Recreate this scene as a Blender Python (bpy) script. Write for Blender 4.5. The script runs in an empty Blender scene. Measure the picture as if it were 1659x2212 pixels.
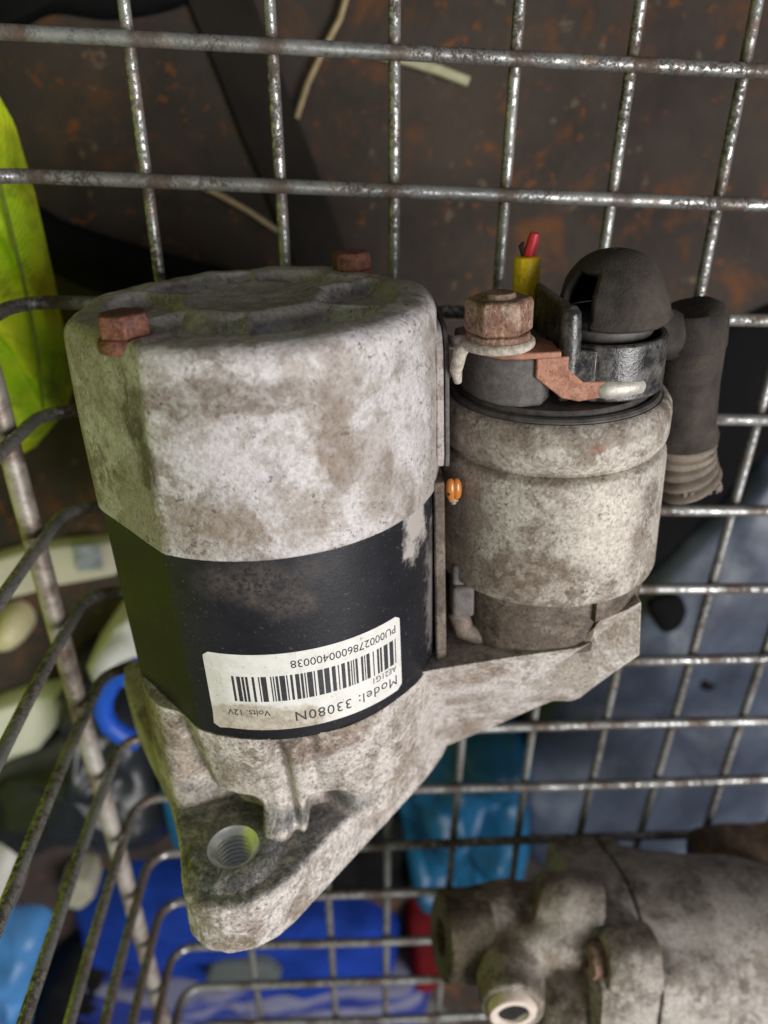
import bpy, bmesh, math, random
from mathutils import Vector, Matrix, noise, Euler

# ------------------------------------------------------------------ camera, world, light
scene = bpy.context.scene
RX, RY, RZ = -0.488692, -0.0436332, 0.0212765
CAM = Vector((-0.01188, -0.01216, 0.23346))
cam_d = bpy.data.cameras.new("camera")
cam = bpy.data.objects.new("camera", cam_d)
scene.collection.objects.link(cam)
cam.location = CAM
cam.rotation_euler = (RX, RY, RZ)
cam_d.sensor_fit = 'VERTICAL'
cam_d.sensor_height = 36.0
cam_d.lens = 1664.0 / 2212.0 * 36.0
cam_d.clip_start = 0.005
cam_d.clip_end = 60
cam_d.dof.use_dof = True
cam_d.dof.focus_distance = 0.178
cam_d.dof.aperture_fstop = 9.5
scene.camera = cam

world = bpy.data.worlds.new("World")
scene.world = world
world.use_nodes = True
wbg = world.node_tree.nodes["Background"]
wbg.inputs[0].default_value = (0.90, 0.91, 1.0, 1)
wbg.inputs[1].default_value = 0.105

def area(name, loc, target, size, size_y, energy, col):
    d = bpy.data.lights.new(name, 'AREA')
    d.shape = 'RECTANGLE'; d.size = size; d.size_y = size_y; d.energy = energy; d.color = col
    ob = bpy.data.objects.new(name, d); scene.collection.objects.link(ob)
    ob.location = loc
    ob.rotation_euler = (Vector(target) - Vector(loc)).to_track_quat('-Z', 'Y').to_euler()
    return ob
area("open_door_light", (0.80, -0.20, 1.25), (0, -0.12, 0.05), 0.75, 0.65, 27.0, (1.0, 0.98, 0.96))

scene.view_settings.view_transform = 'Standard'
scene.view_settings.look = 'None'
scene.view_settings.exposure = 0.0
scene.view_settings.gamma = 1.0
scene.render.film_transparent = False

COL = scene.collection
rnd = random.Random(7)
PI = math.pi

# ------------------------------------------------------------------ geometry helpers
F_PX, CX, CY = 1664.0, 829.5, 1106.0
RM = Euler((RX, RY, RZ)).to_matrix()

def at(u, v, z):
    """world point at height z seen at (u, v) of the photograph (1659 x 2212)"""
    d = RM @ Vector(((u - CX) / F_PX, -(v - CY) / F_PX, -1.0))
    t = (z - CAM.z) / d.z
    return CAM + d * t

class MB:
    def __init__(self):
        self.v = []; self.f = []
    def add(self, verts, faces):
        n = len(self.v)
        self.v += [tuple(p) for p in verts]
        self.f += [tuple(i + n for i in f) for f in faces]
        return self
    def loops(self, rings, cap0=False, cap1=False, closed=True):
        n = len(rings[0]); V = [p for r in rings for p in r]; Fc = []
        m = n if closed else n - 1
        for i in range(len(rings) - 1):
            for j in range(m):
                k = (j + 1) % n
                Fc.append((i * n + j, i * n + k, (i + 1) * n + k, (i + 1) * n + j))
        if cap0: Fc.append(tuple(reversed(range(n))))
        if cap1: Fc.append(tuple((len(rings) - 1) * n + j for j in range(n)))
        return self.add(V, Fc)
    def lathe(self, prof, c=(0, 0), n=64, cap0=False, cap1=False, a0=0.0):
        """profile (r, s) about an axis parallel to local z"""
        rings = [[(c[0] + r * math.sin(a0 + 2 * PI * j / n), c[1] + r * math.cos(a0 + 2 * PI * j / n), s) for j in range(n)] for r, s in prof]
        return self.loops(rings, cap0, cap1)
    def prism(self, poly, s0, s1):
        n = len(poly)
        return self.loops([[(x, y, s0) for x, y in poly], [(x, y, s1) for x, y in poly]], True, True)
    def box(self, x0, x1, y0, y1, z0, z1):
        return self.prism([(x0, y0), (x1, y0), (x1, y1), (x0, y1)], z0, z1)
    def tube(self, path, r, n=12, caps=True):
        path = [Vector(p) for p in path]; rings = []; up = None
        for i, p in enumerate(path):
            t = (path[min(i + 1, len(path) - 1)] - path[max(i - 1, 0)]).normalized()
            if up is None:
                up = Vector((0, 0, 1)) if abs(t.z) < 0.8 else Vector((0, 1, 0))
            a = (up - t * up.dot(t)).normalized(); up = a
            b = t.cross(a)
            rr = r(i) if callable(r) else r
            rings.append([tuple(p + (a * math.cos(2 * PI * k / n) + b * math.sin(2 * PI * k / n)) * rr) for k in range(n)])
        return self.loops(rings, caps, caps)
    def sphere(self, c, r, nu=24, nv=14, sc=(1, 1, 1)):
        rings = []
        for i in range(nv + 1):
            ph = -PI / 2 + PI * i / nv
            rr = max(math.cos(ph), 1e-3)
            rings.append([(c[0] + sc[0] * r * rr * math.cos(2 * PI * j / nu), c[1] + sc[1] * r * rr * math.sin(2 * PI * j / nu), c[2] + sc[2] * r * math.sin(ph)) for j in range(nu)])
        return self.loops(rings, True, True)
    def build(self, name, mat, parent=None, scale=1.0, bevel=0.0, segs=2, sharp=40, recalc=True, sub=0):
        me = bpy.data.meshes.new(name)
        me.from_pydata([(x * scale, y * scale, z * scale) for x, y, z in self.v], [], self.f)
        bm = bmesh.new(); bm.from_mesh(me)
        if recalc: bmesh.ops.recalc_face_normals(bm, faces=bm.faces)
        bm.to_mesh(me); bm.free()
        me.update()
        me.shade_smooth()
        me.set_sharp_from_angle(angle=math.radians(sharp))
        if mat: me.materials.append(mat)
        ob = bpy.data.objects.new(name, me); COL.objects.link(ob)
        if parent: ob.parent = parent
        if bevel > 0:
            b = ob.modifiers.new("bevel", 'BEVEL'); b.width = bevel * scale; b.segments = segs; b.limit_method = 'ANGLE'; b.angle_limit = math.radians(35)
            b.harden_normals = False
        if sub:
            m = ob.modifiers.new("sub", 'SUBSURF'); m.levels = sub; m.render_levels = sub
        return ob

def empty(name, loc, rot=None):
    e = bpy.data.objects.new(name, None); COL.objects.link(e)
    e.location = loc; e.empty_display_size = 0.02
    if rot: e.rotation_euler = rot
    return e

def tag(ob, label, cat, group=None, kind=None):
    ob["label"] = label
    if cat: ob["category"] = cat
    if group: ob["group"] = group
    if kind: ob["kind"] = kind
    return ob

def fbm(p, o=4):
    return noise.fractal(Vector(p), 1.0, 2.0, o, noise_basis='PERLIN_ORIGINAL')

def sstep(a, b, x):
    t = max(0.0, min(1.0, (x - a) / (b - a))); return t * t * (3 - 2 * t)

# ------------------------------------------------------------------ material helpers
class NT:
    def __init__(self, name):
        self.m = bpy.data.materials.new(name); self.m.use_nodes = True
        self.t = self.m.node_tree; self.n = self.t.nodes; self.l = self.t.links
        self.b = self.n["Principled BSDF"]
        tc = self.n.new("ShaderNodeTexCoord")
        mp = self.n.new("ShaderNodeVectorMath"); mp.operation = 'SCALE'; mp.inputs[3].default_value = 1000.0
        self.l.new(tc.outputs["Object"], mp.inputs[0])
        self.co = mp.outputs[0]                     # object space in millimetres
        self.h = None
    def link(self, a, b): self.l.new(a, b)
    def vec(self, scale=(1, 1, 1), off=(0, 0, 0)):
        m = self.n.new("ShaderNodeMapping"); m.inputs["Scale"].default_value = scale; m.inputs["Location"].default_value = off
        self.link(self.co, m.inputs[0]); return m.outputs[0]
    def noise(self, sc, detail=6, rough=0.6, dist=0.0, vec=None, seed=0.0):
        n = self.n.new("ShaderNodeTexNoise"); n.noise_dimensions = '4D'
        n.inputs["Scale"].default_value = sc; n.inputs["Detail"].default_value = detail
        n.inputs["Roughness"].default_value = rough; n.inputs["Distortion"].default_value = dist
        n.inputs["W"].default_value = seed
        self.link(vec if vec else self.co, n.inputs["Vector"]); return n.outputs["Fac"]
    def ramp(self, fac, stops, interp='LINEAR'):
        r = self.n.new("ShaderNodeValToRGB"); cr = r.color_ramp; cr.interpolation = interp
        while len(cr.elements) < len(stops): cr.elements.new(0.5)
        for e, (p, c) in zip(cr.elements, stops):
            e.position = p; e.color = (c, c, c, 1) if isinstance(c, (int, float)) else (*c, 1)
        self.link(fac, r.inputs[0]); return r.outputs[0]
    def mix(self, fac, a, b, mode='MIX'):
        m = self.n.new("ShaderNodeMix"); m.data_type = 'RGBA'; m.blend_type = mode
        for s, i in ((fac, 0), (a, 6), (b, 7)):
            if isinstance(s, (int, float)): m.inputs[i].default_value = s
            elif isinstance(s, tuple): m.inputs[i].default_value = (*s, 1)
            else: self.link(s, m.inputs[i])
        return m.outputs[2]
    def math(self, op, a, b=0.0, clamp=False):
        m = self.n.new("ShaderNodeMath"); m.operation = op; m.use_clamp = clamp
        for s, i in ((a, 0), (b, 1)):
            if isinstance(s, (int, float)): m.inputs[i].default_value = s
            else: self.link(s, m.inputs[i])
        return m.outputs[0]
    def blob(self, c, r, wob=0.5, nsc=0.12, seed=0.0, soft=0.35):
        """mask of a stain or shade patch of its own shape round a point (mm)"""
        s = self.n.new("ShaderNodeVectorMath"); s.operation = 'SUBTRACT'; self.link(self.co, s.inputs[0]); s.inputs[1].default_value = c
        d = self.n.new("ShaderNodeVectorMath"); d.operation = 'DIVIDE'; self.link(s.outputs[0], d.inputs[0]); d.inputs[1].default_value = r
        l = self.n.new("ShaderNodeVectorMath"); l.operation = 'LENGTH'; self.link(d.outputs[0], l.inputs[0])
        n = self.noise(nsc, 6, 0.7, seed=seed)
        x = self.math('ADD', l.outputs[1], self.math('MULTIPLY', self.math('SUBTRACT', n, 0.5), wob * 4))
        return self.ramp(x, [(1.0 - soft if soft < 1 else 0, 1.0), (1.0, 0.0)])
    def bump(self, fac, strength=0.3, dist=0.0003):
        b = self.n.new("ShaderNodeBump"); b.inputs["Strength"].default_value = strength; b.inputs["Distance"].default_value = dist
        self.link(fac, b.inputs["Height"])
        if self.h: self.link(self.h, b.inputs["Normal"])
        self.h = b.outputs[0]
    def done(self, col, rough=0.6, metal=0.0, spec=None, coat=0.0):
        b = self.b
        for s, k in ((col, "Base Color"), (rough, "Roughness"), (metal, "Metallic")):
            if isinstance(s, tuple): b.inputs[k].default_value = (*s, 1)
            elif isinstance(s, (int, float)): b.inputs[k].default_value = s
            else: self.link(s, b.inputs[k])
        if spec is not None: b.inputs["Specular IOR Level"].default_value = spec
        if coat: b.inputs["Coat Weight"].default_value = coat
        if self.h: self.link(self.h, b.inputs["Normal"])
        return self.m

def cast(name, light, mid, dark, seed=0.0, stains_shade=(), lights=(), speck=0.5, bump=0.6, metal=0.15, lo=0.38, hi=0.62, big=0.045, grime=0.5):
    """weathered cast metal: chalky oxide patches, ground-in brown dirt, sparse pits, sand-cast grain"""
    m = NT(name)
    big_n = m.noise(big, 9, 0.72, 0.5, seed=seed)
    med = m.noise(0.16, 9, 0.74, 0.4, seed=seed + 3)
    fin = m.noise(1.1, 5, 0.6, seed=seed + 5)
    c = m.ramp(big_n, [(lo, mid), ((lo + hi) / 2 - 0.012, mid), ((lo + hi) / 2 + 0.016, light), (hi + 0.06, tuple(min(1, x * 1.10) for x in light))])
    # streaky brown dirt in ragged patches
    pat = m.ramp(m.noise(big * 1.3, 6, 0.65, 0.8, seed=seed + 7), [(0.44, 0.0), (0.60, 1.0)])
    drt = m.ramp(med, [(0.46, 0.0), (0.53, 1.0)])
    c = m.mix(m.math('MULTIPLY', m.math('MULTIPLY', pat, drt), grime), c, dark)
    c = m.mix(m.math('MULTIPLY', m.ramp(med, [(0.32, 1.0), (0.42, 0.0)]), grime * 0.45), c, tuple((x + y) / 2 for x, y in zip(dark, mid)))
    for (ce, r, col, st, sd) in stains_shade:
        k = m.math('MULTIPLY', m.blob(ce, r, 0.5, 0.16, sd, 0.45), st)
        k = m.math('MULTIPLY', k, m.ramp(med, [(0.36, 0.25), (0.52, 1.0)]))
        c = m.mix(k, c, col)
    for (ce, r, col, st, sd) in lights:
        k = m.math('MULTIPLY', m.blob(ce, r, 0.6, 0.12, sd, 0.5), st)
        k = m.math('MULTIPLY', k, m.ramp(m.noise(0.3, 6, 0.7, seed=sd), [(0.36, 0.2), (0.52, 1.0)]))
        c = m.mix(k, c, col)
    sp = m.ramp(fin, [(0.32, 0.30), (0.45, 0.88), (0.60, 1.30)])
    c = m.mix(speck, c, sp, 'MULTIPLY')
    mott = m.ramp(m.noise(0.42, 7, 0.72, 0.2, seed=seed + 15), [(0.30, 0.55), (0.46, 1.0), (0.70, 1.15)])
    c = m.mix(min(1.0, speck * 1.1), c, mott, 'MULTIPLY')
    pz = m.ramp(m.noise(big * 1.7, 4, 0.6, seed=seed + 11), [(0.42, 0.0), (0.58, 1.0)])
    pit = m.ramp(m.noise(0.95, 3, 0.7, seed=seed + 9), [(0.36, 1.0), (0.43, 0.0)])
    c = m.mix(m.math('MULTIPLY', m.math('MULTIPLY', pit, pz), 0.75), c, tuple(x * 0.45 for x in dark))
    m.bump(m.noise(0.35, 4, 0.6, seed=seed + 2), bump * 0.35, 0.0008)
    m.bump(fin, min(1.0, bump), 0.0004)
    r = m.ramp(med, [(0.3, 0.80), (0.7, 0.50)])
    return m.done(c, r, metal, 0.4)

def simple(name, col, rough=0.6, metal=0.0, var=0.25, sc=0.3, bump=0.2, dust=None, dustamt=0.5, spec=0.5, bscale=2.0):
    m = NT(name)
    a = tuple(max(0, x * (1 - var)) for x in col); b = tuple(min(1, x * (1 + var)) for x in col)
    c = m.ramp(m.noise(sc, 6, 0.65), [(0.3, a), (0.7, b)])
    if dust:
        k = m.ramp(m.noise(sc * 0.8, 8, 0.75, 0.4, seed=4.0), [(0.62 - dustamt * 0.4, 0.0), (0.80 - dustamt * 0.3, 1.0)])
        c = m.mix(m.math('MULTIPLY', k, 0.85), c, dust)
        rough = m.math('MAXIMUM', m.math('MULTIPLY', k, 0.8), rough)
    if bump: m.bump(m.noise(bscale, 4, 0.6, seed=2), bump, 0.0003)
    return m.done(c, rough, metal, spec)

# ------------------------------------------------------------------ materials
M_CAP = cast("cap_aluminium", (0.56, 0.53, 0.525), (0.43, 0.39, 0.365), (0.175, 0.132, 0.10), 1.0, speck=0.38, bump=0.7, lo=0.38, hi=0.62, big=0.04, grime=0.72,
    stains_shade=[((-23, 37, 0), (4.5, 12, 10), (0.105, 0.085, 0.07), 0.92, 1.1), ((-21, 38, 9), (3.5, 12, 9), (0.12, 0.10, 0.085), 0.85, 2.2),
            ((19, 39, 6), (6, 14, 15), (0.23, 0.18, 0.14), 0.9, 3.1), ((-8, 42, 23), (17, 16, 8), (0.25, 0.19, 0.145), 0.85, 4.7),
            ((-2, 42, -6), (26, 14, 5), (0.19, 0.15, 0.12), 0.9, 5.5), ((30, 32, 20), (7, 14, 9), (0.24, 0.19, 0.15), 0.7, 11.5), ((12, 42, 21), (8, 14, 8), (0.25, 0.20, 0.155), 0.7, 6.4),
            ((0, 0, -17), (41, 41, 4.2), (0.30, 0.275, 0.255), 0.85, 7.7)],  # whole end face toned down: its turn from the light, put into colour
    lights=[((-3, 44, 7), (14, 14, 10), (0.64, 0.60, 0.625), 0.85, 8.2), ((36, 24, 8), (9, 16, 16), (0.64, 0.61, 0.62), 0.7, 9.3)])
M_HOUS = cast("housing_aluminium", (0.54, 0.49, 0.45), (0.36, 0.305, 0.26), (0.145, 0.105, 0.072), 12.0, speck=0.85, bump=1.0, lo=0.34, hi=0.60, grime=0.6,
    stains_shade=[((10, 40, 86), (12, 12, 6), (0.19, 0.135, 0.10), 0.85, 1.9), ((-40, 20, 95), (9, 20, 14), (0.19, 0.145, 0.10), 0.85, 2.9), ((-15, 36, 113), (22, 16, 6), (0.13, 0.135, 0.135), 0.8, 4.1), ((12, 36, 113), (14, 16, 6), (0.12, 0.125, 0.125), 0.8, 6.1)])  # the two grey patches paint the shade of the pockets by the flange
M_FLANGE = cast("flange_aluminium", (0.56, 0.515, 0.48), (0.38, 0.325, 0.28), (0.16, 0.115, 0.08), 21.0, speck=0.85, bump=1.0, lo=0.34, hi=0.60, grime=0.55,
    stains_shade=[((-12, 40, 118.5), (40, 45, 3.2), (0.10, 0.107, 0.107), 0.9, 3.4), ((-16, 66, 134), (9, 8, 6), (0.20, 0.15, 0.10), 0.8, 5.1)],  # first patch: dirt plus painted recess shade over the flange face
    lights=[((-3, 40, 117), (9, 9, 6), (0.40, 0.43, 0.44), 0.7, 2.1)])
M_SOL = cast("solenoid_steel", (0.46, 0.42, 0.37), (0.34, 0.295, 0.25), (0.135, 0.10, 0.075), 33.0, speck=0.6, bump=0.5, lo=0.36, hi=0.60, big=0.055, grime=0.75,
    stains_shade=[((66, 20, 50), (18, 16, 9), (0.145, 0.10, 0.07), 0.85, 1.5), ((50, 10, 40), (9, 18, 30), (0.24, 0.195, 0.155), 0.8, 2.5), ((79, 25, 16), (3, 6, 2.0), (0.20, 0.10, 0.06), 0.9, 3.5), ((74, 20, 14), (30, 20, 2.4), (0.17, 0.135, 0.10), 0.6, 7.5), ((74, 20, 24), (30, 20, 1.6), (0.16, 0.125, 0.09), 0.75, 8.5)],
    lights=[((84, 24, 36), (9, 12, 18), (0.58, 0.53, 0.465), 0.8, 4.5)])
M_POCKET = cast("pocket_aluminium", (0.19, 0.152, 0.122), (0.13, 0.10, 0.078), (0.055, 0.040, 0.030), 41.0, speck=0.7, bump=0.6, grime=0.7)  # dark tone holds both dirt and the painted shadow below the can
M_ARM = cast("arm_aluminium", (0.56, 0.515, 0.485), (0.41, 0.36, 0.315), (0.17, 0.125, 0.09), 46.0, speck=0.65, bump=0.8, lo=0.36, hi=0.60, grime=0.6,
    stains_shade=[((50, 20, 84), (14, 12, 8), (0.27, 0.20, 0.15), 0.7, 1.3), ((93, 20, 74), (6, 10, 9), (0.30, 0.25, 0.20), 0.7, 2.3), ((52, 10, 118), (12, 12, 8), (0.28, 0.22, 0.17), 0.7, 3.3)])
M_GEAR = cast("old_gearbox_aluminium", (0.43, 0.39, 0.355), (0.30, 0.26, 0.22), (0.10, 0.078, 0.058), 57.0, speck=0.6, bump=0.9, lo=0.34, hi=0.62, grime=0.75)
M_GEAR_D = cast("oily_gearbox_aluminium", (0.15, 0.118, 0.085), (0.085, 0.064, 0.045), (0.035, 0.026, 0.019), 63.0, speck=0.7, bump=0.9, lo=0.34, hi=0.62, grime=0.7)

def m_black():
    m = NT("yoke_black_paint")
    base = m.ramp(m.noise(0.08, 6, 0.6), [(0.3, (0.010, 0.010, 0.013)), (0.7, (0.020, 0.020, 0.025))])
    dust = m.ramp(m.noise(0.9, 4, 0.75, seed=3), [(0.60, 0.0), (0.75, 0.6)])
    c = m.mix(dust, base, (0.20, 0.18, 0.16))
    g = None
    for ce, r, sd in (((-2, 43, 37), (20, 14, 7), 1.3), ((6, 43, 43), (11, 12, 5), 2.3)):
        k = m.math('MULTIPLY', m.blob(ce, r, 0.7, 0.2, sd, 0.9), 0.6)
        k = m.math('MULTIPLY', k, m.ramp(m.noise(0.8, 5, 0.75, seed=sd), [(0.42, 0.15), (0.58, 1.0)])); c = m.mix(k, c, (0.15, 0.12, 0.105))
        g = k if g is None else m.math('MAXIMUM', g, k)
    worn = m.blob((36, 25, 34), (4, 12, 11), 0.6, 0.25, 6.0, 0.5)
    c = m.mix(m.math('MULTIPLY', worn, 0.85), c, (0.47, 0.43, 0.40))
    worn2 = m.blob((41, 15, 60), (3, 14, 26), 0.7, 0.25, 8.0, 0.6)
    c = m.mix(m.math('MULTIPLY', worn2, 0.5), c, (0.34, 0.31, 0.29))
    r = m.math('ADD', 0.42, m.math('MULTIPLY', m.math('MAXIMUM', g, worn), 0.4))
    m.bump(m.noise(1.4, 4, 0.6), 0.22, 0.0003)
    return m.done(c, r, 0.0, 0.28)
M_BLACK = m_black()

def m_label():
    m = NT("label_paper")
    c = m.ramp(m.noise(0.35, 6, 0.7), [(0.3, (0.66, 0.645, 0.60)), (0.65, (0.80, 0.79, 0.755))])
    k = m.math('MULTIPLY', m.blob((-6, 43.0, 76.8), (19, 16, 6.4), 0.22, 0.3, 2.0, 0.2), 0.92)
    c = m.mix(k, c, m.ramp(m.noise(0.4, 5, 0.7, seed=6), [(0.35, (0.30, 0.24, 0.17)), (0.6, (0.55, 0.50, 0.42))]))
    k2 = m.math('MULTIPLY', m.blob((-14, 42, 66), (4, 10, 14), 0.6, 0.3, 5.0, 0.9), 0.45)
    c = m.mix(k2, c, (0.52, 0.49, 0.42))
    sp = m.ramp(m.noise(1.1, 3, 0.7, seed=8), [(0.30, 0.25), (0.36, 1.0)])
    c = m.mix(0.9, c, sp, 'MULTIPLY')
    sc = m.ramp(m.noise(0.5, 4, 0.6, seed=3, vec=m.vec((1.2, 1.2, 0.15))), [(0.62, 1.0), (0.70, 0.72)])
    c = m.mix(0.7, c, sc, 'MULTIPLY')
    m.bump(m.noise(0.4, 4, 0.6), 0.1, 0.0003)
    return m.done(c, 0.45, 0.0, 0.4)
M_LABEL = m_label()
M_INK = simple("label_ink", (0.03, 0.03, 0.035), 0.6, var=0.6, sc=1.2, bump=0)
M_RUST = cast("rusty_bolt", (0.185, 0.072, 0.048), (0.12, 0.045, 0.031), (0.05, 0.022, 0.016), 71.0, speck=0.6, bump=0.9, metal=0.0, lo=0.32, hi=0.62, big=0.2)
M_NUT = cast("rusty_nut", (0.36, 0.25, 0.19), (0.25, 0.135, 0.09), (0.085, 0.055, 0.042), 75.0, speck=0.7, bump=0.9, metal=0.2, lo=0.36, hi=0.60, big=0.2)
M_BRACKET = cast("rusty_bracket", (0.40, 0.19, 0.125), (0.31, 0.135, 0.085), (0.15, 0.075, 0.05), 79.0, speck=0.35, bump=0.35, metal=0.1, lo=0.28, hi=0.60, big=0.16)
M_THREAD = simple("thread_steel", (0.85, 0.87, 0.88), 0.33, 0.65, var=0.15, sc=0.8, bump=0.1)
M_CHAMF = simple("machined_face", (0.20, 0.205, 0.205), 0.6, 0.2, var=0.3, sc=0.4, bump=0.4)
M_PLAS = simple("shroud_black_plastic", (0.022, 0.022, 0.024), 0.22, 0.0, var=0.4, sc=0.3, bump=0.5, dust=(0.17, 0.155, 0.145), dustamt=0.45, bscale=1.3)
M_PLASG = simple("block_dusty_plastic", (0.10, 0.09, 0.088), 0.75, 0.0, var=0.25, sc=0.5, bump=0.4, dust=(0.20, 0.18, 0.165), dustamt=0.45)
M_DISC = simple("disc_black_plastic", (0.05, 0.046, 0.044), 0.6, 0.0, var=0.4, sc=0.3, bump=0.3, dust=(0.13, 0.115, 0.105), dustamt=0.5)
M_RUB = simple("boot_rubber", (0.034, 0.029, 0.026), 0.85, 0.0, var=0.4, sc=0.10, bump=0.9, dust=(0.085, 0.069, 0.056), dustamt=0.5, spec=0.25)
M_RUBT = simple("boot_ribbed_rubber", (0.15, 0.125, 0.10), 0.75, 0.0, var=0.5, sc=0.15, bump=0.6, dust=(0.30, 0.25, 0.20), dustamt=0.6, spec=0.3)
M_YEL = simple("connector_yellow", (0.88, 0.60, 0.015), 0.45, 0.0, var=0.15, sc=0.5, bump=0.2, dust=(0.20, 0.13, 0.03), dustamt=0.30)
M_RED = simple("wire_red", (0.62, 0.03, 0.05), 0.45, 0.0, var=0.2, sc=0.5, bump=0.1)
M_STRING = simple("cable_braid", (0.50, 0.45, 0.38), 0.85, 0.0, var=0.45, sc=0.7, bump=1.0, dust=(0.14, 0.10, 0.07), dustamt=0.4, bscale=1.5)
M_SILV = simple("terminal_zinc", (0.52, 0.49, 0.44), 0.5, 0.4, var=0.3, sc=0.4, bump=0.4)
M_DARK = simple("dark_cavity", (0.012, 0.011, 0.010), 0.9, bump=0)

def m_wire(name="galvanised_wire", axis=0, pitch=32.4, off=1.7):
    m = NT(name)
    w = m.noise(0.35, 6, 0.75, 0.3, seed=1)
    c = m.ramp(m.noise(0.07, 5, 0.6), [(0.3, (0.34, 0.35, 0.34)), (0.7, (0.62, 0.63, 0.62))])
    dk = m.ramp(m.noise(0.62, 7, 0.8, 0.5, seed=4), [(0.44, 0.0), (0.52, 1.0)])
    pat = m.ramp(m.noise(0.035, 4, 0.6, seed=6), [(0.32, 0.2), (0.54, 1.0)])
    k = m.math('MULTIPLY', dk, pat)
    c = m.mix(k, c, (0.07, 0.055, 0.045))
    rs = m.math('MULTIPLY', m.ramp(m.noise(0.11, 5, 0.7, seed=9), [(0.55, 0.0), (0.70, 1.0)]), 0.6)
    c = m.mix(rs, c, (0.24, 0.13, 0.075))
    sx = m.n.new("ShaderNodeSeparateXYZ"); m.link(m.co, sx.inputs[0])
    fr = m.math('FRACT', m.math('ADD', m.math('DIVIDE', m.math('SUBTRACT', sx.outputs[axis], off), pitch), 0.5))
    dw = m.math('MULTIPLY', m.math('ABSOLUTE', m.math('SUBTRACT', fr, 0.5)), pitch)
    dw = m.math('ADD', dw, m.math('MULTIPLY', m.math('SUBTRACT', m.noise(0.4, 4, 0.7, seed=12), 0.5), 9.0))
    wd = m.math('MULTIPLY', m.ramp(m.math('DIVIDE', dw, 10.0), [(0.22, 1.0), (0.5, 0.0)]), 0.8)
    c = m.mix(wd, c, (0.085, 0.055, 0.038))
    rs = m.math('MAXIMUM', rs, wd)
    r = m.math('ADD', m.ramp(w, [(0.3, 0.26), (0.7, 0.46)]), m.math('MULTIPLY', k, 0.4))
    mt = m.math('SUBTRACT', 0.92, m.math('MULTIPLY', m.math('MAXIMUM', k, rs), 0.85))
    m.bump(m.noise(0.9, 5, 0.7, seed=2), 0.35, 0.0003)
    return m.done(c, r, mt)
M_WIRE = m_wire()
M_WIRE_L = m_wire("galvanised_long_wire", 1, 34.0, 0.0)
M_WIRE_D = NT("weathered_side_rod")
def _rod():
    m = M_WIRE_D
    c = m.ramp(m.noise(0.06, 6, 0.7, 0.4), [(0.40, (0.17, 0.12, 0.095)), (0.52, (0.42, 0.37, 0.33)), (0.66, (0.55, 0.53, 0.49))])
    m.bump(m.noise(0.6, 4, 0.7), 0.4, 0.0004)
    return m.done(c, 0.5, 0.45)
M_ROD = _rod()

def m_hivis():
    m = NT("hi_vis_cloth")
    w = m.n.new("ShaderNodeTexWave"); w.bands_direction = 'DIAGONAL'; w.inputs["Scale"].default_value = 0.32
    m.link(m.co, w.inputs[0])
    c = m.ramp(m.noise(0.04, 5, 0.6), [(0.35, (0.36, 0.60, 0.012)), (0.52, (0.60, 0.74, 0.02)), (0.66, (0.70, 0.62, 0.02))])
    d = m.ramp(m.noise(0.05, 7, 0.72, 0.8, seed=5), [(0.47, 0.0), (0.66, 0.85)])
    c = m.mix(d, c, (0.10, 0.13, 0.012))
    m.bump(w.outputs[1], 0.4, 0.0004)
    return m.done(c, 0.75, 0.0, 0.3)
M_HIVIS = m_hivis()

def m_floor():
    m = NT("rusty_floor_plate")
    c = m.ramp(m.noise(0.012, 8, 0.7, 0.3), [(0.32, (0.026, 0.020, 0.018)), (0.55, (0.054, 0.041, 0.034)), (0.72, (0.078, 0.057, 0.044))])
    pat = m.ramp(m.noise(0.011, 4, 0.6, 0.5, seed=3), [(0.42, 0.0), (0.58, 1.0)])
    rs = m.ramp(m.noise(0.055, 6, 0.65, 0.5, seed=5), [(0.52, 0.0), (0.66, 1.0)])
    c = m.mix(m.math('MULTIPLY', m.math('MULTIPLY', pat, rs), 0.6), c, (0.19, 0.066, 0.016))
    s1 = m.ramp(m.noise(0.15, 5, 0.6, 0.3, seed=14), [(0.60, 0.0), (0.66, 1.0)])
    c = m.mix(m.math('MULTIPLY', s1, 0.7), c, (0.20, 0.070, 0.018))
    s2 = m.ramp(m.noise(0.14, 4, 0.55, 0.2, seed=19), [(0.65, 0.0), (0.70, 1.0)])
    c = m.mix(m.math('MULTIPLY', s2, 0.7), c, (0.17, 0.125, 0.085))
    s3 = m.ramp(m.noise(0.4, 3, 0.6, seed=23), [(0.67, 0.0), (0.73, 1.0)])
    c = m.mix(m.math('MULTIPLY', s3, 0.6), c, (0.12, 0.085, 0.06))
    m.bump(m.noise(0.15, 6, 0.7), 0.5, 0.002)
    return m.done(c, 0.8, 0.0, 0.3)
M_FLOOR = m_floor()

# ------------------------------------------------------------------ the surface far below the basket
FZ = -0.13
fl = MB().add([(-1.6, -2.2, FZ), (1.6, -2.2, FZ), (1.6, 1.0, FZ), (-1.6, 1.0, FZ)], [(0, 1, 2, 3)]).build("floor", M_FLOOR)
tag(fl, "dark brown rust-spotted floor sheet seen through the wire grid", None, kind="structure")

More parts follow.
